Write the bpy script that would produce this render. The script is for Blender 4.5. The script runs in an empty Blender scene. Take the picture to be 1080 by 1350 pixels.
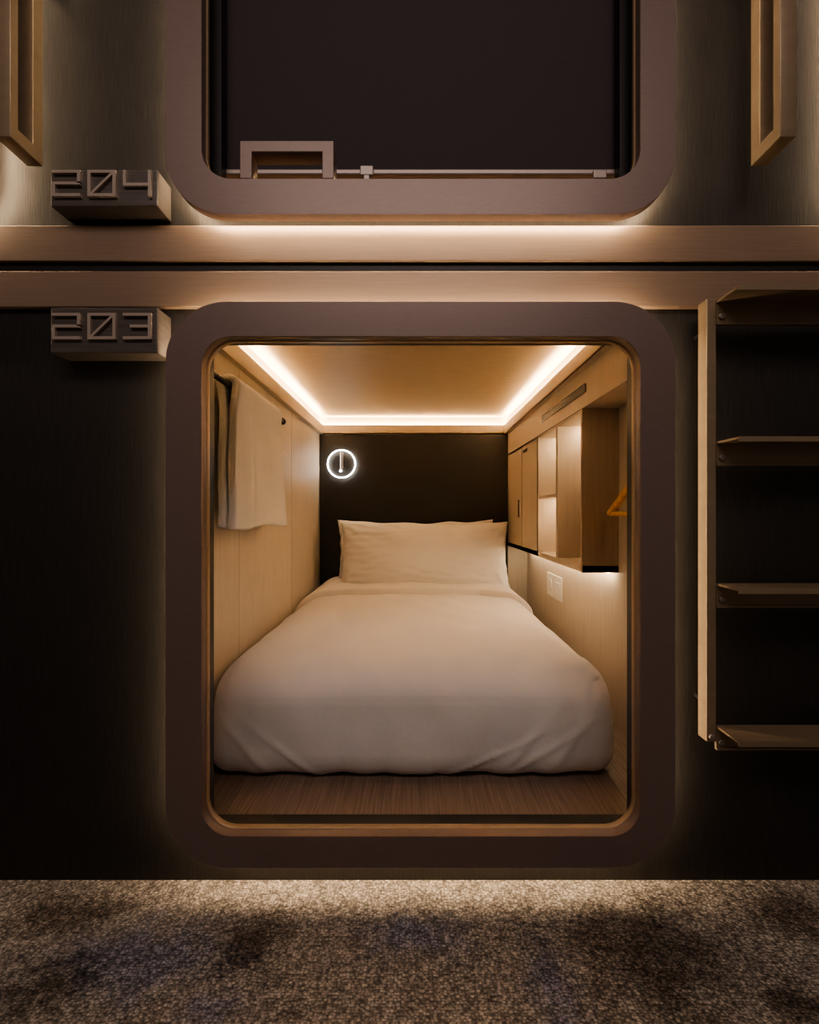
import bpy, bmesh, math
from mathutils import Vector, Matrix, noise

scene = bpy.context.scene
COL = scene.collection
F = 620.0
CAMY = -1.03
CZ = 0.806

# ------------------------------------------------------------------ materials
def new_mat(name):
    m = bpy.data.materials.new(name); m.use_nodes = True
    nt = m.node_tree
    return m, nt, nt.nodes['Principled BSDF']

def mat(name, col, rough=0.5, metal=0.0, grain=None, gamt=0.15, bump=0.0, bscale=None, spec=None, sheen=0.0):
    """grain = (sx,sy,sz) noise stretch. colour varies by gamt"""
    m, nt, b = new_mat(name)
    b.inputs['Base Color'].default_value = (*col, 1)
    b.inputs['Roughness'].default_value = rough
    b.inputs['Metallic'].default_value = metal
    if spec is not None: b.inputs['Specular IOR Level'].default_value = spec
    if sheen: 
        b.inputs['Sheen Weight'].default_value = sheen
    if grain:
        tc = nt.nodes.new('ShaderNodeTexCoord')
        mp = nt.nodes.new('ShaderNodeMapping'); mp.inputs['Scale'].default_value = grain
        nz = nt.nodes.new('ShaderNodeTexNoise'); nz.inputs['Scale'].default_value = 1.0
        nz.inputs['Detail'].default_value = 5; nz.inputs['Roughness'].default_value = .6
        cr = nt.nodes.new('ShaderNodeValToRGB')
        cr.color_ramp.elements[0].position = .3; cr.color_ramp.elements[1].position = .7
        cr.color_ramp.elements[0].color = (*[c*(1-gamt) for c in col], 1)
        cr.color_ramp.elements[1].color = (*[min(1, c*(1+gamt)) for c in col], 1)
        nt.links.new(tc.outputs['Object'], mp.inputs[0]); nt.links.new(mp.outputs[0], nz.inputs[0])
        nt.links.new(nz.outputs['Fac'], cr.inputs[0]); nt.links.new(cr.outputs[0], b.inputs['Base Color'])
        if bump:
            bp = nt.nodes.new('ShaderNodeBump'); bp.inputs['Strength'].default_value = bump
            bp.inputs['Distance'].default_value = .002
            nt.links.new(nz.outputs['Fac'], bp.inputs['Height']); nt.links.new(bp.outputs[0], b.inputs['Normal'])
    return m

def emis(name, col, s):
    m, nt, b = new_mat(name)
    b.inputs['Base Color'].default_value = (0, 0, 0, 1)
    b.inputs['Emission Color'].default_value = (*col, 1)
    b.inputs['Emission Strength'].default_value = s
    return m

WARM = (1.0, 0.75, 0.49)
M_frame = mat('frame_powdercoat', (.190, .137, .120), .40, .25, (60, 60, 400), .06)
M_jamb = mat('jamb_bronze', (.42, .30, .19), .4, .3, (60, 60, 200), .06)
M_black = mat('black_rubber', (.012, .010, .010), .5)
M_wall = mat('dark_brushed_panel', (.025, .0225, .0205), .5, .3, (420, 40, 14), .45, .3)
M_trim = mat('trim_bronze', (.23, .163, .118), .40, .25, (8, 60, 300), .08)
M_plate = mat('plate_metal', (.11, .094, .084), .4, .3, (10, 30, 200), .2)
M_digit = mat('digit_metal', (.42, .35, .30), .35, .3)
M_gold = mat('ladder_bronze', (.29, .22, .145), .38, .35, (20, 20, 60), .08)
M_wood = mat('pale_wood_laminate', (.62, .54, .44), .5, 0, (90, 90, 5), .07, .05)
M_ceil = mat('ceiling_laminate', (.50, .40, .27), .5, 0, (8, 60, 60), .06)
M_cab = mat('cabinet_laminate', (.52, .43, .33), .5, 0, (90, 90, 5), .06)
M_seam = mat('seam_shadow_gap', (.38, .32, .25), .6)
M_endp = mat('cabinet_end', (.36, .26, .165), .5, 0, (90, 90, 5), .10)
M_plat = mat('platform_wood', (.24, .175, .135), .5, 0, (160, 5, 60), .35, .1)
M_leather = mat('black_leather', (.014, .0125, .012), .5, 0, (80, 80, 80), .2, .1)
M_blind = mat('blind_fabric', (.036, .026, .029), .8, 0, (300, 60, 300), .12)
M_bar = mat('blind_bar', (.30, .25, .23), .4, .4)
M_rod = mat('dark_rod', (.05, .045, .04), .35, .8)
M_hang = mat('hanger_wood', (.75, .42, .14), .4, 0, (40, 40, 8), .2)
M_white = mat('white_plastic', (.85, .82, .76), .35)
M_led_cove = emis('led_cove', WARM, 95)
M_led_halo = emis('led_halo', (1.0, .73, .46), 24)
M_led_halo2 = emis('led_halo_dim', (1.0, .73, .46), 11)
M_led_niche = emis('led_niche', WARM, 22)
M_led_soft = emis('led_soft', WARM, 12)
M_led_upper = emis('led_upper', WARM, 40)
M_ring = emis('lamp_ring', (1.0, .92, .82), 11)
M_stem = emis('lamp_stem', (1.0, .84, .68), .6)

def fabric(name, col, sc, st, dist=.002, rough=.9):
    m, nt, b = new_mat(name)
    b.inputs['Base Color'].default_value = (*col, 1); b.inputs['Roughness'].default_value = rough
    b.inputs['Sheen Weight'].default_value = .15
    tc = nt.nodes.new('ShaderNodeTexCoord'); nz = nt.nodes.new('ShaderNodeTexNoise')
    nz.inputs['Scale'].default_value = sc; nz.inputs['Detail'].default_value = 6
    bp = nt.nodes.new('ShaderNodeBump'); bp.inputs['Strength'].default_value = st; bp.inputs['Distance'].default_value = dist
    nt.links.new(tc.outputs['Object'], nz.inputs[0]); nt.links.new(nz.outputs['Fac'], bp.inputs['Height'])
    nt.links.new(bp.outputs[0], b.inputs['Normal'])
    return m
M_linen = fabric('white_linen', (.81, .76, .73), 14, .3, .01)
M_pillow = fabric('pillow_linen', (.90, .87, .84), 18, .3, .01)
M_towel = fabric('terry_towel', (.96, .93, .88), 200, .6, .004, 1.0)

# carpet
M_carpet, nt, b = new_mat('tufted_carpet')
b.inputs['Roughness'].default_value = .95
b.inputs['Specular IOR Level'].default_value = .1
N = nt.nodes; L = nt.links
tc = N.new('ShaderNodeTexCoord')
def nz(scale, det=3, rough=.5, vec=None):
    n = N.new('ShaderNodeTexNoise'); n.inputs['Scale'].default_value = scale
    n.inputs['Detail'].default_value = det; n.inputs['Roughness'].default_value = rough
    L.new(vec or tc.outputs['Object'], n.inputs[0]); return n
def ramp(src, p0, c0, p1, c1):
    r = N.new('ShaderNodeValToRGB'); r.color_ramp.elements[0].position = p0; r.color_ramp.elements[1].position = p1
    r.color_ramp.elements[0].color = c0; r.color_ramp.elements[1].color = c1
    L.new(src, r.inputs[0]); return r
def mix(fac, a, bb, bt='MIX'):
    m = N.new('ShaderNodeMix'); m.data_type = 'RGBA'; m.blend_type = bt
    if isinstance(fac, float): m.inputs[0].default_value = fac
    else: L.new(fac, m.inputs[0])
    for s, v in ((6, a), (7, bb)):
        if isinstance(v, tuple): m.inputs[s].default_value = v
        else: L.new(v, m.inputs[s])
    return m.outputs[2]
def math_(op, a, b_=None):
    m = N.new('ShaderNodeMath'); m.operation = op
    for i, v in enumerate((a, b_)):
        if v is None: continue
        if isinstance(v, (int, float)): m.inputs[i].default_value = v
        else: L.new(v, m.inputs[i])
    return m.outputs[0]
mpt = N.new('ShaderNodeMapping'); mpt.inputs['Scale'].default_value = (165, 220, 1); L.new(tc.outputs['Object'], mpt.inputs[0])
vor = N.new('ShaderNodeTexVoronoi'); vor.inputs['Scale'].default_value = 1.0; vor.inputs['Randomness'].default_value = .7
L.new(mpt.outputs[0], vor.inputs[0])
fine = nz(38, 8, .95)
mottle = ramp(fine.outputs['Fac'], .41, (.25, .225, .205, 1), .59, (.66, .595, .525, 1))
tuft = ramp(vor.outputs['Color'], .1, (.50, .50, .50, 1), .9, (1.2, 1.17, 1.13, 1))
base = mix(.9, mottle.outputs[0], tuft.outputs[0], 'MULTIPLY')
gap_ = ramp(vor.outputs['Distance'], .30, (1, 1, 1, 1), .70, (.30, .30, .30, 1))
base = mix(.85, base, gap_.outputs[0], 'MULTIPLY')
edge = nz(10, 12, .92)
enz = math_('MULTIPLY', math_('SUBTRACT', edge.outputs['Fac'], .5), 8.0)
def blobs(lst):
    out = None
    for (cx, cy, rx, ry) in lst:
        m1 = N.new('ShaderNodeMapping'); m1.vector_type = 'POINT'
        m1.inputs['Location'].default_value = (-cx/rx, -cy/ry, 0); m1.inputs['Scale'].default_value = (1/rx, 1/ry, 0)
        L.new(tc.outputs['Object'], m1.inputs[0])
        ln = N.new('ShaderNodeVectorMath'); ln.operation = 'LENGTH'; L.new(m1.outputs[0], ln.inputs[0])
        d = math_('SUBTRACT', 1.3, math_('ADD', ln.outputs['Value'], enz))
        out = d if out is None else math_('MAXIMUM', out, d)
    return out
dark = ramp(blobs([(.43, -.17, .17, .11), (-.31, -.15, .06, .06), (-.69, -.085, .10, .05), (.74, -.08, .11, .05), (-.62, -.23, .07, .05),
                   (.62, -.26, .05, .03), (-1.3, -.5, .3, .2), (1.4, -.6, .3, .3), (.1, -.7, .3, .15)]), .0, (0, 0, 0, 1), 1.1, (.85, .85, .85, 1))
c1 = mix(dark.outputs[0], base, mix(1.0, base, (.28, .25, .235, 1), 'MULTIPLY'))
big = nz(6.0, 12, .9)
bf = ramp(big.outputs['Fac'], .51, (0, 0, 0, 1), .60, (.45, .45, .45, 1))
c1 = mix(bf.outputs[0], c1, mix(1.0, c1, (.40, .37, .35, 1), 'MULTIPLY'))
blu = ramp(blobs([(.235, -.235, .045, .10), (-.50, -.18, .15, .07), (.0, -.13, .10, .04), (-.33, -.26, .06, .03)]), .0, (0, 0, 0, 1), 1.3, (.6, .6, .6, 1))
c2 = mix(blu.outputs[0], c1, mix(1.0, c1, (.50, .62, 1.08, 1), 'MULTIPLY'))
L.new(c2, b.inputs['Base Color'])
bp = N.new('ShaderNodeBump'); bp.inputs['Strength'].default_value = .9; bp.inputs['Distance'].default_value = .004
L.new(vor.outputs['Distance'], bp.inputs['Height']); bp.invert = True
L.new(bp.outputs[0], b.inputs['Normal'])

# ------------------------------------------------------------------ helpers
def empty(name, loc=(0, 0, 0)):
    e = bpy.data.objects.new(name, None); COL.objects.link(e); e.location = loc
    e.empty_display_size = .05
    return e
def par(o, p):
    if p:
        o.parent = p
        o.matrix_parent_inverse = Matrix.Translation(-p.location)
def obj_from_bm(name, bm, m, parent=None, smooth=False):
    me = bpy.data.meshes.new(name); bm.normal_update(); bm.to_mesh(me); bm.free()
    if smooth:
        for p in me.polygons: p.use_smooth = True
    o = bpy.data.objects.new(name, me); COL.objects.link(o)
    if m: me.materials.append(m)
    par(o, parent)
    return o
def add_box(bm, x0, x1, y0, y1, z0, z1):
    mtx = Matrix.Translation(((x0+x1)/2, (y0+y1)/2, (z0+z1)/2)) @ Matrix.Diagonal((abs(x1-x0), abs(y1-y0), abs(z1-z0), 1))
    bmesh.ops.create_cube(bm, size=1, matrix=mtx)
def bev(o, w, seg=2):
    md = o.modifiers.new('bevel', 'BEVEL'); md.width = w; md.segments = seg; md.limit_method = 'ANGLE'; md.angle_limit = math.radians(50)
def box(name, x0, x1, y0, y1, z0, z1, m, parent=None, bevel=0):
    bm = bmesh.new(); add_box(bm, x0, x1, y0, y1, z0, z1)
    o = obj_from_bm(name, bm, m, parent)
    if bevel: bev(o, bevel)
    return o
def boxes(name, lst, m, parent=None, bevel=0):
    bm = bmesh.new()
    for t in lst: add_box(bm, *t)
    o = obj_from_bm(name, bm, m, parent)
    if bevel: bev(o, bevel)
    return o
def rrect(x0, x1, z0, z1, r, n=12):
    pts = []
    if r <= 0: return [(x0, z0), (x1, z0), (x1, z1), (x0, z1)]
    for cx, cz, a0 in ((x1-r, z0+r, -90), (x1-r, z1-r, 0), (x0+r, z1-r, 90), (x0+r, z0+r, 180)):
        for i in range(n+1):
            a = math.radians(a0+90*i/n); pts.append((cx+r*math.cos(a), cz+r*math.sin(a)))
    return pts
def plate(name, loops, y0, y1, m, parent=None, bevel=0, axis='y'):
    cu = bpy.data.curves.new(name, 'CURVE'); cu.dimensions = '2D'; cu.fill_mode = 'BOTH'; cu.extrude = abs(y1-y0)/2
    for lp in loops:
        s = cu.splines.new('POLY'); s.points.add(len(lp)-1); s.use_cyclic_u = True
        for i, (x, z) in enumerate(lp): s.points[i].co = (x, z, 0, 1)
    co = bpy.data.objects.new('tmp', cu); COL.objects.link(co)
    dg = bpy.context.evaluated_depsgraph_get(); dg.update()
    me = bpy.data.meshes.new_from_object(co.evaluated_get(dg))
    bpy.data.objects.remove(co)
    bm = bmesh.new(); bm.from_mesh(me)
    bmesh.ops.remove_doubles(bm, verts=bm.verts, dist=1e-5)
    if axis == 'y':
        bmesh.ops.transform(bm, matrix=Matrix.Translation((0, (y0+y1)/2, 0)) @ Matrix.Rotation(math.radians(90), 4, 'X'), verts=bm.verts)
    else:  # local x -> Y, local y -> Z, extruded along X
        for v in bm.verts: v.co = Vector((v.co.z+(y0+y1)/2, v.co.x, v.co.y))
    bmesh.ops.recalc_face_normals(bm, faces=bm.faces)
    o = obj_from_bm(name, bm, m, parent)
    if bevel: bev(o, bevel, 2)
    return o
def cyl(name, p0, p1, r, m, parent=None, seg=20):
    p0, p1 = Vector(p0), Vector(p1); d = p1-p0
    bm = bmesh.new()
    bmesh.ops.create_cone(bm, cap_ends=True, segments=seg, radius1=r, radius2=r, depth=d.length,
        matrix=Matrix.Translation((p0+p1)/2) @ d.to_track_quat('Z', 'Y').to_matrix().to_4x4())
    o = obj_from_bm(name, bm, m, parent, True)
    bev(o, min(r*.2, .002)); return o
def torus(name, c, R, r, m, parent=None, n=64, k=12):
    bm = bmesh.new(); rings = []
    for i in range(n):
        a = 2*math.pi*i/n; row = []
        for j in range(k):
            t = 2*math.pi*j/k; rr = R+r*math.cos(t)
            row.append(bm.verts.new((c[0]+rr*math.cos(a), c[1]+r*math.sin(t), c[2]+rr*math.sin(a))))
        rings.append(row)
    for i in range(n):
        for j in range(k):
            bm.faces.new((rings[i][j], rings[(i+1) % n][j], rings[(i+1) % n][(j+1) % k], rings[i][(j+1) % k]))
    return obj_from_bm(name, bm, m, parent, True)

Z = lambda r: CZ+r
# ------------------------------------------------------------------ pod openings
OX0, OX1 = -.442, .464       # opening
FX0, FX1 = -.516, .536       # outer frame
LZ0, LZ1 = Z(-.669), Z(.3625)
GZ0, GZ1 = Z(-.734), Z(.434)
UZ0 = Z(.6875); UZ1 = UZ0+(LZ1-LZ0)
HZ0 = Z(.614); HZ1 = HZ0+(GZ1-GZ0)
RI, RO = .062, .125
PITCH = 1.43
RW = .013  # blind track recess behind the lip

def pod_frame(dx, ox0z, gz, hole=True, led=None):
    (z0, z1), (g0, g1) = ox0z, gz
    e = empty('capsule_frame', (dx+.01, -.05, (g0+g1)/2))
    plate('surround', [rrect(FX0+dx, FX1+dx, g0, g1, RO, 20), rrect(OX0+dx, OX1+dx, z0, z1, RI, 16)], -.06, -.036, M_frame, e, .0025)
    plate('inner_lip', [rrect(OX0+dx-.012, OX1+dx+.012, z0-.012, z1+.012, .03, 16), rrect(OX0+dx+.001, OX1+dx-.001, z0+.001, z1-.001, RI, 16)], -.0365, -.022, M_jamb, e)
    a = RW
    plate('track_liner', [rrect(OX0+dx-a-.004, OX1+dx+a+.004, z0-a-.004, z1+a+.004, 0), rrect(OX0+dx-a, OX1+dx+a, z0-a, z1+a, 0)], -.036, .031 if hole else 0, M_black, e)
    i = .007
    plate('halo_led', [rrect(FX0+dx+i, FX1+dx-i, g0+i, g1-i, RO-i, 20), rrect(FX0+dx+i+.007, FX1+dx-i-.007, g0+i+.007, g1-i-.007, RO-i-.007, 20)], -.0358, -.029, led or M_led_halo, e)
    i = .044
    plate('spacer', [rrect(FX0+dx+i, FX1+dx-i, g0+i, g1-i, .02, 8), rrect(FX0+dx+i+.008, FX1+dx-i-.008, g0+i+.008, g1-i-.008, .012, 8)], -.0358, 0, M_black, e)
    return e
pod_frame(0, (LZ0, LZ1), (GZ0, GZ1))
pod_frame(0, (UZ0, UZ1), (HZ0, HZ1))
for s in (-1, 1):
    pod_frame(s*PITCH, (UZ0, UZ1), (HZ0, HZ1), False, M_led_halo2 if s > 0 else None)
    box('roller_blind', OX0+s*PITCH, OX1+s*PITCH, -.004, -.001, UZ0, UZ1, M_blind)

# ------------------------------------------------------------------ shell
q = RW+.004
plate('wall_front', [rrect(-2.4, 2.4, 0, 2.9, 0), rrect(OX0-q, OX1+q, LZ0-q, LZ1+q, 0), rrect(OX0-q, OX1+q, UZ0-q, UZ1+q, 0)], 0, .03, M_wall)
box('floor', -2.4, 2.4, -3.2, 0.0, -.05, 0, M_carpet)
# horizontal trims
box('trim_1', -2.4, 2.4, -.014, 0, Z(.5425), Z(.6195), M_trim, None, .002)
box('trim_2', -2.4, 2.4, -.014, 0, Z(.443), Z(.521), M_trim, None, .002)
box('trim_gap_black', -2.4, 2.4, -.004, 0, Z(.521), Z(.5425), M_black)  # black strip colouring in the dark gap between the two trims

# ------------------------------------------------------------------ lower pod interior
XL, XR, XRR = -.62, .595, .725
YB = 2.02; FZ = Z(-.775); CEIL = Z(.614); YF = .031
box('wall_left', XL-.02, XL, YF, YB, FZ-.02, CEIL, M_wood)
box('wall_right', XRR, XRR+.02, YF, YB, FZ-.02, CEIL, M_wood)
box('wall_back', XL-.02, XRR+.02, YB, YB+.02, FZ-.02, CEIL, M_wood)
box('ceiling', XL-.02, XRR+.02, YF, YB+.02, CEIL, CEIL+.015, M_ceil)
box('bed_platform', XL, XRR, YF, YB, FZ-.025, FZ, M_plat)
boxes('trim_4', [(XL, XL+.0006, .62+.0, .6215, FZ, Z(.5)), (XL, XL+.0006, 1.32, 1.3215, FZ, Z(.5))], M_seam)

# cove fascia + LED
FT = Z(.560); FB = Z(.502)
fw = .024
boxes('trim_5', [(XL, XL+fw, YF, YB, FB, FB+.008), (XL+fw-.005, XL+fw, YF, YB, FB, FT),
                 (XL, XRR, YB-fw, YB, FB, FB+.008), (XL+fw, XR-fw, YB-fw, YB-fw+.005, FB, FT),
                 (XR-fw, XRR, YF, YB, FB, FB+.008), (XR-fw, XR-fw+.005, YF, YB, FB, FT)], M_cab, None, .001)
cove = empty('cove_led_strip', (0, 1, FT))
boxes('led_run', [(XL+.003, XL+.015, YF+.01, YB-.03, FT-.022, FT-.016), (XL+.03, XR-.03, YB-.015, YB-.003, FT-.022, FT-.016),
                  (XR-.015, XR-.003, YF+.01, YB-.03, FT-.022, FT-.016)], M_led_cove, cove)
box('wall_right_cove', XR, XR+.01, YF, YB, Z(.502), CEIL, M_wood)
# bulkhead above cabinet with vent
box('wall_right_bulkhead', XR, XRR, YF, YB, Z(.37), Z(.502), M_cab, None, .001)
vent = empty('air_vent', (XR, .9, Z(.435)))
box('slot', XR-.003, XR, .61, 1.18, Z(.421), Z(.448), M_black, vent)
boxes('louvre', [(XR-.004, XR-.002, .61, 1.18, Z(.449), Z(.4505)), (XR-.004, XR-.002, .61, 1.18, Z(.4185), Z(.420))], M_black, vent)

# headboard
hb = empty('headboard', (0, YB, Z(.1)))
box('panel', XL+.004, XR, YB-.025, YB, FZ, FB-.001, M_leather, hb, .004)

# cabinet
cab = empty('storage_cabinet', (XR, 1.3, Z(.07)))
y0c, y1c = .647, YB; zb, zt = Z(-.216), Z(.37)
t = .015
n1 = (.965, 1.25); n2 = (.665, .94)
boxes('carcass', [(XR, XRR, y0c, y1c, zb, zb+.025), (XR, XRR, y0c+t, y1c, zt-.012, zt),
                  (XR, XRR, n2[1], n1[0], zb, zt), (XR, XRR, n1[1], n1[1]+t, zb, zt),
                  (XR, XRR, 1.27, y1c, zb, zt)], M_cab, cab, .001)
box('end_panel', XR-.001, XRR, y0c, y0c+t, zb-.001, zt, M_endp, cab, .001)
box('niche_shelf', XR+.002, XRR, n1[0], n1[1], Z(.065), Z(.078), M_cab, cab)
boxes('door_gaps', [(XR-.0015, XR, 1.60, 1.603, zb, zt), (XR-.0015, XR, 1.262, 1.265, zb, zt), (XR-.0015, XR, y0c, YB, zt-.003, zt)], M_black, cab)
boxes('door_pulls', [(XR-.004, XR-.001, 1.47, 1.56, Z(.325), Z(.340)), (XR-.004, XR-.001, 1.665, 1.69, Z(-.03), Z(.07))], M_black, cab, .001)
boxes('niche_led', [(XRR-.02, XRR-.008, n1[0]+.01, n1[1]-.01, zt-.018, zt-.013), (XRR-.02, XRR-.008, n1[0]+.01, n1[1]-.01, Z(.059), Z(.064)),
                    (XRR-.02, XRR-.008, n2[0]+.02, n2[1]-.01, zt-.018, zt-.013)], M_led_niche, cab)
box('under_led', XRR-.03, XRR-.018, y0c+.03, y1c-.1, zb-.006, zb-.001, M_led_soft, cab)
box('recess_fill_light', XRR-.03, XRR-.018, .06, .34, zt-.006, zt-.001, M_led_soft, cab)  # added light, hidden from view, brightens the end panel and hanger recess

# sockets
sw = empty('wall_switch', (XRR, 1.4, Z(-.385)))
for k in range(2):
    a = 1.285+k*.125
    box('plate_%d' % (k+1), XRR-.010, XRR, a, a+.118, Z(-.445), Z(-.325), M_white, sw, .003)
    box('rocker_%d' % (k+1), XRR-.015, XRR-.009, a+.03, a+.088, Z(-.415), Z(-.355), M_white, sw, .002)

# hanger
hg = empty('coat_hanger', (.68, .38, Z(.1)))
def tube(name, pts, r, m, parent, sy=1.0, cyc=False, res=4):
    cu = bpy.data.curves.new(name, 'CURVE'); cu.dimensions = '3D'; cu.bevel_depth = r; cu.bevel_resolution = res; cu.use_fill_caps = True
    s = cu.splines.new('POLY'); s.points.add(len(pts)-1); s.use_cyclic_u = cyc
    for i, p in enumerate(pts): s.points[i].co = (*p, 1)
    o = bpy.data.objects.new('tmp', cu); COL.objects.link(o)
    dg = bpy.context.evaluated_depsgraph_get(); dg.update()
    me = bpy.data.meshes.new_from_object(o.evaluated_get(dg)); bpy.data.objects.remove(o)
    me.materials.clear(); me.materials.append(m)
    for p in me.polygons: p.use_smooth = True
    ob = bpy.data.objects.new(name, me); COL.objects.link(ob); par(ob, parent); return ob
HX = .675
arm = []
for i in range(21):
    u = -1+2*i/20
    arm.append((HX, .39+.21*u, Z(.105-.11*abs(u)**1.15)))
tube('shoulder_arm', arm, .012, M_hang, hg)
tube('trouser_bar', [(HX, .185, Z(-.006)), (HX, .595, Z(-.006))], .008, M_hang, hg)
hk = [(HX, .39, Z(.105)), (HX, .39, Z(.135))]
for i in range(9):
    a = math.radians(-60+i*30); hk.append((HX, .39+.018*math.cos(a)-.009, Z(.155)+.018*math.sin(a)))
tube('hook', hk, .002, M_rod, hg)
cyl('peg', (HX-.015, .381, Z(.176)), (XRR, .381, Z(.176)), .006, M_rod, hg)

# reading lamp ring
lp = empty('reading_lamp', (0, YB, 0))
yl = YB-.03
lx, lz = (451-548)*(yl-CAMY)/F, Z((675-612)*(yl-CAMY)/F)
torus('ring', (lx, yl-.022, lz), .088, .0036, M_ring, lp)
cyl('base_disc', (lx, yl-.012, lz), (lx, yl+.005, lz), .080, M_leather, lp, 48)
cyl('stem', (lx-.005, yl-.03, lz+.075), (lx-.005, yl-.03, lz-.04), .0035, M_stem, lp)
cyl('stem_sleeve', (lx+.005, yl-.028, lz+.075), (lx+.005, yl-.028, lz-.03), .006, M_bar, lp)
cyl('stem_mount', (lx, yl-.03, lz+.055), (lx, yl-.005, lz+.055), .006, M_bar, lp)
bm = bmesh.new(); bmesh.ops.create_uvsphere(bm, u_segments=16, v_segments=10, radius=.008, matrix=Matrix.Translation((lx-.004, yl-.03, lz-.045)))
obj_from_bm('bulb', bm, M_ring, lp, True)

# towel rail + towel
RX, RZ = -.562, .383
tr = empty('towel_rail', (-.56, .5, Z(.39)))
cyl('rod', (RX, .10, Z(RZ)), (RX, .95, Z(RZ)), .009, M_rod, tr)
cyl('end_knob', (RX, .945, Z(RZ)), (RX, .965, Z(RZ)), .014, M_rod, tr)
for yy in (.14, .925):
    cyl('bracket_%d' % (yy > .5), (RX, yy, Z(RZ)), (XL, yy, Z(RZ)), .008, M_rod, tr)
bm = bmesh.new(); NU, NV = 100, 70; g = []
Lf, Lb = .435, .43
for i in range(NU+1):
    u = i/NU; row = []
    s = u*(Lf+Lb+.06)
    for j in range(NV+1):
        v = j/NV
        if s < Lf:
            dn = (Lf-s); side = 1; k = min(1, dn/.08); x = RX+.024-.009*k+.002*(dn/Lf); z = RZ-dn
        elif s < Lf+.06:
            a = (s-Lf)/.06*math.pi; dn = 0; side = 0; x = RX+.024*math.cos(a); z = RZ+.022*math.sin(a)
        else:
            dn = s-Lf-.06; side = -1; k = min(1, dn/.08); x = RX-.024+.010*k; z = RZ-dn
        f = min(1, dn/Lf)
        y = .375+.445*v+(v-.25)*.09*f
        x += f*(.004*math.sin(v*7+.6+f)+.007*math.exp(-((v-.16-.05*f)/.09)**2)-.007*math.exp(-((v-.30-.04*f)/.04)**2)+.008*v)
        z -= .005*math.sin(v*8)*f
        x += .003*noise.noise(Vector((y*9, z*9, 2.0)))
        x += .0012*noise.noise(Vector((y*120, z*120, side*3.0)))
        x = max(x, XL+.014)
        row.append(bm.verts.new((x, y, Z(z+.002*noise.noise(Vector((y*60, side, 1)))*f))))
    g.append(row)
for i in range(NU):
    for j in range(NV):
        bm.faces.new((g[i][j], g[i+1][j], g[i+1][j+1], g[i][j+1]))
tw = obj_from_bm('bath_towel', bm, M_towel, None, True)
sd = tw.modifiers.new('thick', 'SOLIDIFY'); sd.thickness = .025; sd.offset = 0
sb = tw.modifiers.new('sub', 'SUBSURF'); sb.levels = 1; sb.render_levels = 1

# ------------------------------------------------------------------ bed
def rbox(name, x0, x1, y0, y1, z0, z1, r, n, m, parent, fn=None, rb=None):
    bm = bmesh.new()
    bmesh.ops.create_cube(bm, size=2)
    bmesh.ops.subdivide_edges(bm, edges=bm.edges[:], cuts=n, use_grid_fill=True)
    h = Vector(((x1-x0)/2, (y1-y0)/2, (z1-z0)/2)); c = Vector(((x0+x1)/2, (y0+y1)/2, (z0+z1)/2))
    for v in bm.verts:
        p = Vector([math.copysign(abs(t)**.75, t) for t in v.co])
        w = (p.z+1)/2; w = w*w*(3-2*w)
        p = Vector((p.x*h.x, p.y*h.y, p.z*h.z))
        rr = Vector(r)
        if rb: rr = Vector(rb).lerp(Vector(r), w)
        q = Vector([max(-(h[i]-rr[i]), min(h[i]-rr[i], p[i])) for i in range(3)])
        d = Vector([(p[i]-q[i])/rr[i] for i in range(3)])
        if d.length > 1e-6:
            mx = max(abs(d.x), abs(d.y), abs(d.z))
            d = d.normalized()*mx
        v.co = c+q+Vector([d[i]*rr[i] for i in range(3)])
    if fn:
        bm.normal_update()
        for v in bm.verts: v.co = fn(v.co.copy(), v.normal.copy())
    return obj_from_bm(name, bm, m, parent, True)

bed = empty('bed', (0, 1.1, FZ))
bx0, bx1 = -.612, .588
by0 = .312
def ridge(a, w):
    return math.exp(-(a/w)**2)
def duvet(p, n):
    u = (p.x-(bx0+bx1)/2)/((bx1-bx0)/2); v = (p.y-by0)/(2.0-by0)
    if n.z > .2:
        p.z += .012*(1-u*u)
        p.z += .006*noise.noise(Vector((p.x*3.1, p.y*2.2, 1.3)))
    w = noise.noise(Vector((p.x*5, p.y*5, p.z*5)))*.007
    w += noise.noise(Vector((p.x*11+p.y*6, p.y*3, p.z*7)))*.004
    if p.y < by0+.15:
        w += .005*noise.noise(Vector((p.x*16, 0, p.z*3+5)))
        w += .010*math.sin((p.z-FZ)/(.32)*math.pi)
        for k, (cx, cz, sl) in enumerate(((.30, .10, .9), (.36, .09, 1.5), (.44, .12, .7), (-.35, .07, -1.2), (-.48, .10, -.8), (.18, .06, 2.0))):
            a = (p.x-cx)-sl*(p.z-FZ-cz)
            w += .006*ridge(a, .013)*ridge(p.z-FZ-cz, .09)
    if p.x > bx1-.12 and p.z < Z(-.5):
        w += .006*noise.noise(Vector((p.y*14, p.z*4, 2)))
    w = w*(1 if p.x > bx0+.02 else .2)
    p += n*w
    p.z = max(p.z, FZ+.003)
    p.x = max(p.x, XL+.003)
    return p
rbox('duvet', bx0, bx1, by0, 1.98, FZ+.003, Z(-.445), (.13, .15, .12), 80, M_linen, bed, duvet, (.07, .07, .08))
def fold(p, n):
    w = noise.noise(Vector((p.x*6, p.y*7, p.z*6)))*.005
    u = (p.x+.02)/.58
    p.y -= .30*max(0, abs(u)-.62)*(1 if p.y < 1.6 else 0)
    if n.z > .2: p.z += .012*(1-u*u)
    p += n*w; p.x = max(p.x, XL+.003); return p
rbox('folded_sheet', bx0-.004, bx1+.004, 1.46, 1.97, FZ+.05, Z(-.414), (.13, .010, .12), 60, M_linen, bed, fold, (.05, .010, .07))

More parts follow.
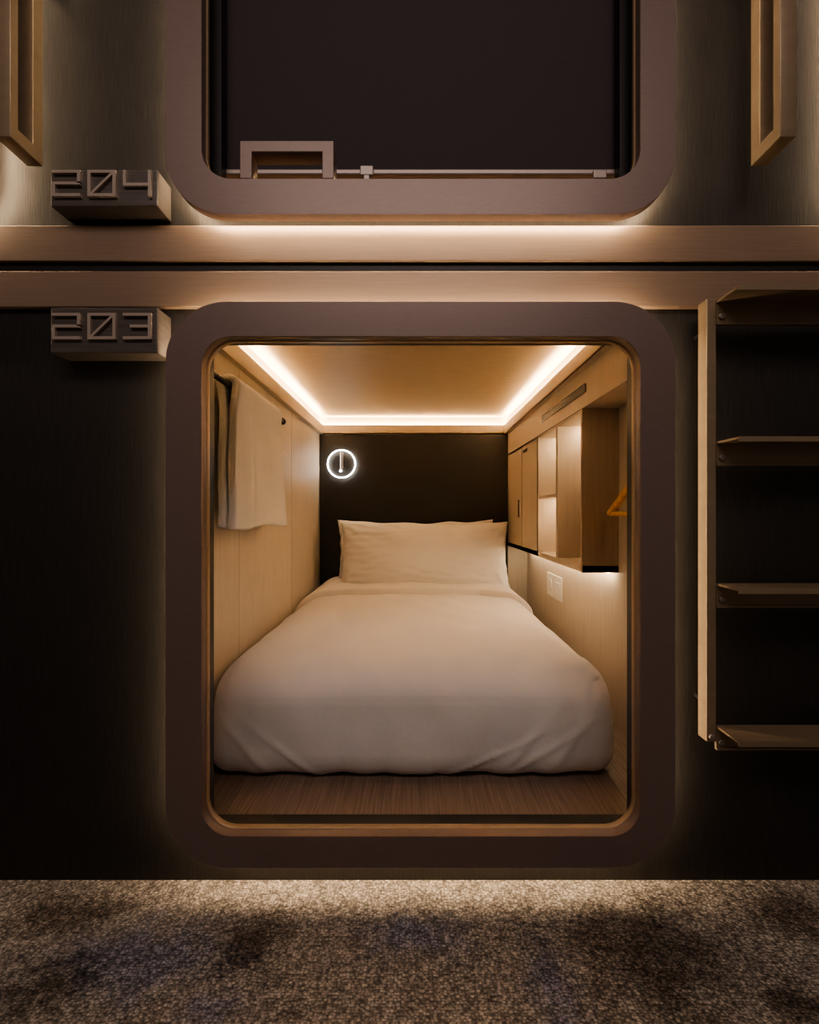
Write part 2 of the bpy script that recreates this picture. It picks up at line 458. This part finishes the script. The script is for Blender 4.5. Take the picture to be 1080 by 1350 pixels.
def pillow(name, cx, cy, cz, w, h, t, tilt, seed, parent):
    bm = bmesh.new(); n = 72
    def pt(i, j, s):
        u, v = -1+2*i/n, -1+2*j/n
        ou = u*(1-.05*(1-v*v)); ov = v*(1-.09*(1-u*u))
        th = ((1-abs(u)**3.2)*(1-abs(v)**3.0))**.55
        wob = .014*noise.noise(Vector((u*2.6, v*2.2, seed+s)))*th
        e = max(abs(u), abs(v))
        rad = .020*noise.noise(Vector((u*6, v*8, seed+3*s)))*e*e*(1-e**8)
        cr = 0
        for su in (-1, 1):
            for sv in (-1, 1):
                dx_, dz_ = (su-u)*w/h, (sv-v)
                rr_ = math.hypot(dx_, dz_); an = math.atan2(dz_*sv, dx_*su)
                cr += .007*math.sin(an*11+seed+su)*math.exp(-((rr_-.42)/.28)**2)
        return Vector((ou*w/2+.005*noise.noise(Vector((v*5, seed, u))), s*(t/2*th+wob+rad+cr*min(1, th*1.5)), ov*h/2+.011*noise.noise(Vector((u*3.5, seed, v)))))
    R = Matrix.Rotation(tilt, 4, 'X')
    T = Matrix.Translation((cx, cy, cz))
    vs = {}
    for s in (-1, 1):
        for i in range(n+1):
            for j in range(n+1):
                edge = i in (0, n) or j in (0, n)
                if edge and s == 1: vs[(s, i, j)] = vs[(-1, i, j)]; continue
                vs[(s, i, j)] = bm.verts.new(T @ R @ pt(i, j, s))
    for s in (-1, 1):
        for i in range(n):
            for j in range(n):
                q = [vs[(s, i, j)], vs[(s, i+1, j)], vs[(s, i+1, j+1)], vs[(s, i, j+1)]]
                if s == 1: q.reverse()
                try: bm.faces.new(q)
                except: pass
    bmesh.ops.recalc_face_normals(bm, faces=bm.faces)
    return obj_from_bm(name, bm, M_pillow, parent, True)
pillow('bed_pillow', .053, 1.755, Z(-.268), 1.01, .43, .21, math.radians(-14), 2.0, None)
pillow('bed_pillow', -.002, 1.90, Z(-.268), .98, .44, .12, math.radians(-8), 4.0, None)

# ------------------------------------------------------------------ upper pod
ub = empty('roller_blind', (0, .045, Z(1.2)))
box('fabric', OX0-.03, OX1+.03, .044, .046, Z(.769), UZ1+.02, M_blind, ub)
box('bottom_bar', OX0-.03, OX1+.03, .034, .052, Z(.764), Z(.777), M_bar, ub, .003)
boxes('side_channels', [(OX0-.012, OX0+.014, .006, .033, UZ0-.01, UZ1+.01), (OX1-.014, OX1+.012, .006, .033, UZ0-.01, UZ1+.01)], M_black, ub)
boxes('bar_clip', [(-.125, -.095, .026, .036, Z(.757), Z(.779)), (-.117, -.103, .024, .036, Z(.735), Z(.757)), (.40, .43, .026, .036, Z(.750), Z(.770))], M_bar, ub, .002)
uz = Z(.655)
box('floor_upper_pod', XL-.02, XRR+.02, .031, YB, uz, uz+.012, M_plat)
box('wall_upper_left', XL-.02, XL, .031, YB, uz, uz+1.2, M_wood)
box('wall_upper_right', XRR, XRR+.02, .031, YB, uz, uz+1.2, M_wood)
box('wall_upper_back', XL-.02, XRR+.02, YB, YB+.02, uz, uz+1.2, M_wood)
box('ceiling_upper_pod', XL-.02, XRR+.02, .031, YB+.02, uz+1.2, uz+1.215, M_ceil)
uc = empty('cove_led_strip', (0, 1, uz+1.1))
boxes('led_run', [(XL+.01, XL+.03, .4, YB-.05, uz+1.15, uz+1.155), (XRR-.03, XRR-.01, .4, YB-.05, uz+1.15, uz+1.155)], M_led_upper, uc)

# grab handle on upper sill
gh = empty('grab_handle', (-.27, -.045, Z(.70)))
hx0, hx1, hz1 = -.3625, -.169, Z(.766)
plate('bars', [[(hx0, UZ0), (hx0, hz1), (hx1, hz1), (hx1, UZ0), (hx1-.024, UZ0), (hx1-.024, hz1-.023), (hx0+.024, hz1-.023), (hx0+.024, UZ0)]], -.060, -.022, M_frame, gh, .0015)

# ------------------------------------------------------------------ number signs
T = .11
SEG = {
 '2': [(0, 1-T, 1, 1), (1-T, .5, 1, 1-T), (0, .5-T/2, 1, .5+T/2), (0, T, T, .5-T/2), (0, 0, 1, T)],
 '0': [(0, 1-T, 1, 1), (0, 0, 1, T), (0, T, T, 1-T), (1-T, T, 1, 1-T)],
 '3': [(0, 1-T, 1, 1), (1-T, T, 1, 1-T), (.25, .5-T/2, 1-T, .5+T/2), (0, 0, 1, T)],
 '4': [(0, .40, T, 1), (T, .40, 1-T, .40+T), (1-T, 0, 1, 1)],
}
def sign(txt, z0, z1):
    x0, x1 = -.757, -.535
    e = empty('number_sign', ((x0+x1)/2, -.03, (z0+z1)/2))
    box('block', x0, x1, -.055, 0, z0, z1, M_plate, e, .002)
    dw, gap, dh = .058, .015, .054
    zc = (z0+z1)/2+.006
    bm = bmesh.new()
    for k, ch in enumerate(txt):
        ox = x0+.008+k*(dw+gap)
        for (a, b_, c, d) in SEG[ch]:
            add_box(bm, ox+a*dw, ox+c*dw, -.062, -.0545, zc-dh/2+b_*dh, zc-dh/2+d*dh)
        if ch == '0':
            mtx = Matrix.Translation((ox+dw/2, -.0582, zc)) @ Matrix.Rotation(math.radians(46), 4, 'Y') @ Matrix.Diagonal((.005, .0070, dh*1.2, 1))
            bmesh.ops.create_cube(bm, size=1, matrix=mtx)
    o = obj_from_bm('digits', bm, M_digit, e)
sign('204', Z(.634), Z(.709))
sign('203', Z(.330), Z(.424))

# ------------------------------------------------------------------ ladder
ld = empty('ladder', (.81, -.05, Z(0)))
for k, xx in enumerate((.60, 1.02)):
    box('rail_%d' % (k+1), xx, xx+.020, -.061, -.030, Z(-.474), Z(.440), M_gold, ld, .002)
    for j, zz in enumerate((-.40, .38)):
        cyl('standoff_%d_%d' % (k, j), (xx+.012, -.031, Z(zz)), (xx+.012, 0, Z(zz)), .004, M_black, ld)
for j, zz in enumerate((.4325, .142, -.15, -.443)):
    boxes('tread_%d' % (j+1), [(.62, 1.02, -.130, -.058, Z(zz-.002), Z(zz+.003)), (.62, 1.02, -.061, -.055, Z(zz-.047), Z(zz-.002)),
                             (.62, 1.02, -.130, -.126, Z(zz-.007), Z(zz-.002)), (.62, 1.02, -.064, -.061, Z(zz-.047), Z(zz-.042))], M_gold, ld)
    cyl('bolt_%d' % (j+1), (.630, -.061, Z(zz-.030)), (.630, -.066, Z(zz-.030)), .006, M_bar, ld)
cyl('foot_bolt', (.610, -.061, Z(-.462)), (.610, -.065, Z(-.462)), .006, M_bar, ld)

# grab rails of upper ladders
for (xa, xb) in ((.70, .732), (-.81, -.778)):
    e = empty('grab_rail', ((xa+xb)/2, -.08, Z(.97)))
    zb_, zt_ = Z(.721), Z(1.28)
    plate('loop', [[(-.127, zb_), (-.048, zb_), (-.048, zt_), (-.127, zt_)], [(-.109, zb_+.028), (-.074, zb_+.028), (-.074, zt_-.028), (-.109, zt_-.028)]], xa, xb, M_gold, e, .0015, 'x')
    for j, zz in enumerate((1.14, 1.24)):
        cyl('mount_%d' % j, ((xa+xb)/2, -.05, Z(zz)), ((xa+xb)/2, 0, Z(zz)), .007, M_black, e)

# ------------------------------------------------------------------ lights
def area(name, loc, size, sy, power, col, target):
    l = bpy.data.lights.new(name, 'AREA'); l.shape = 'RECTANGLE'; l.size = size; l.size_y = sy; l.energy = power; l.color = col
    o = bpy.data.objects.new(name, l); COL.objects.link(o); o.location = loc
    o.rotation_euler = (Vector(target)-Vector(loc)).to_track_quat('-Z', 'Y').to_euler()
    return o
area('corridor_ceiling_light', (0, -1.9, 2.6), 2.0, .6, 10, (1.0, .82, .74), (0, -.2, .7))
w = bpy.data.worlds.new('World'); scene.world = w; w.use_nodes = True
w.node_tree.nodes['Background'].inputs[0].default_value = (1.0, .81, .72, 1)
w.node_tree.nodes['Background'].inputs[1].default_value = .04

# ------------------------------------------------------------------ camera
cam = bpy.data.cameras.new('camera'); co = bpy.data.objects.new('camera', cam); COL.objects.link(co)
co.location = (0, CAMY, CZ); co.rotation_euler = (math.radians(90), 0, 0)
cam.sensor_fit = 'VERTICAL'; cam.sensor_height = 36; cam.sensor_width = 28.8
cam.lens = F/1350*36; cam.shift_x = -8/1350; cam.clip_start = .01
scene.camera = co
scene.view_settings.view_transform = 'AgX'
try: scene.view_settings.look = 'AgX - Medium High Contrast'
except Exception as ex: print(ex)
scene.view_settings.exposure = 1.3
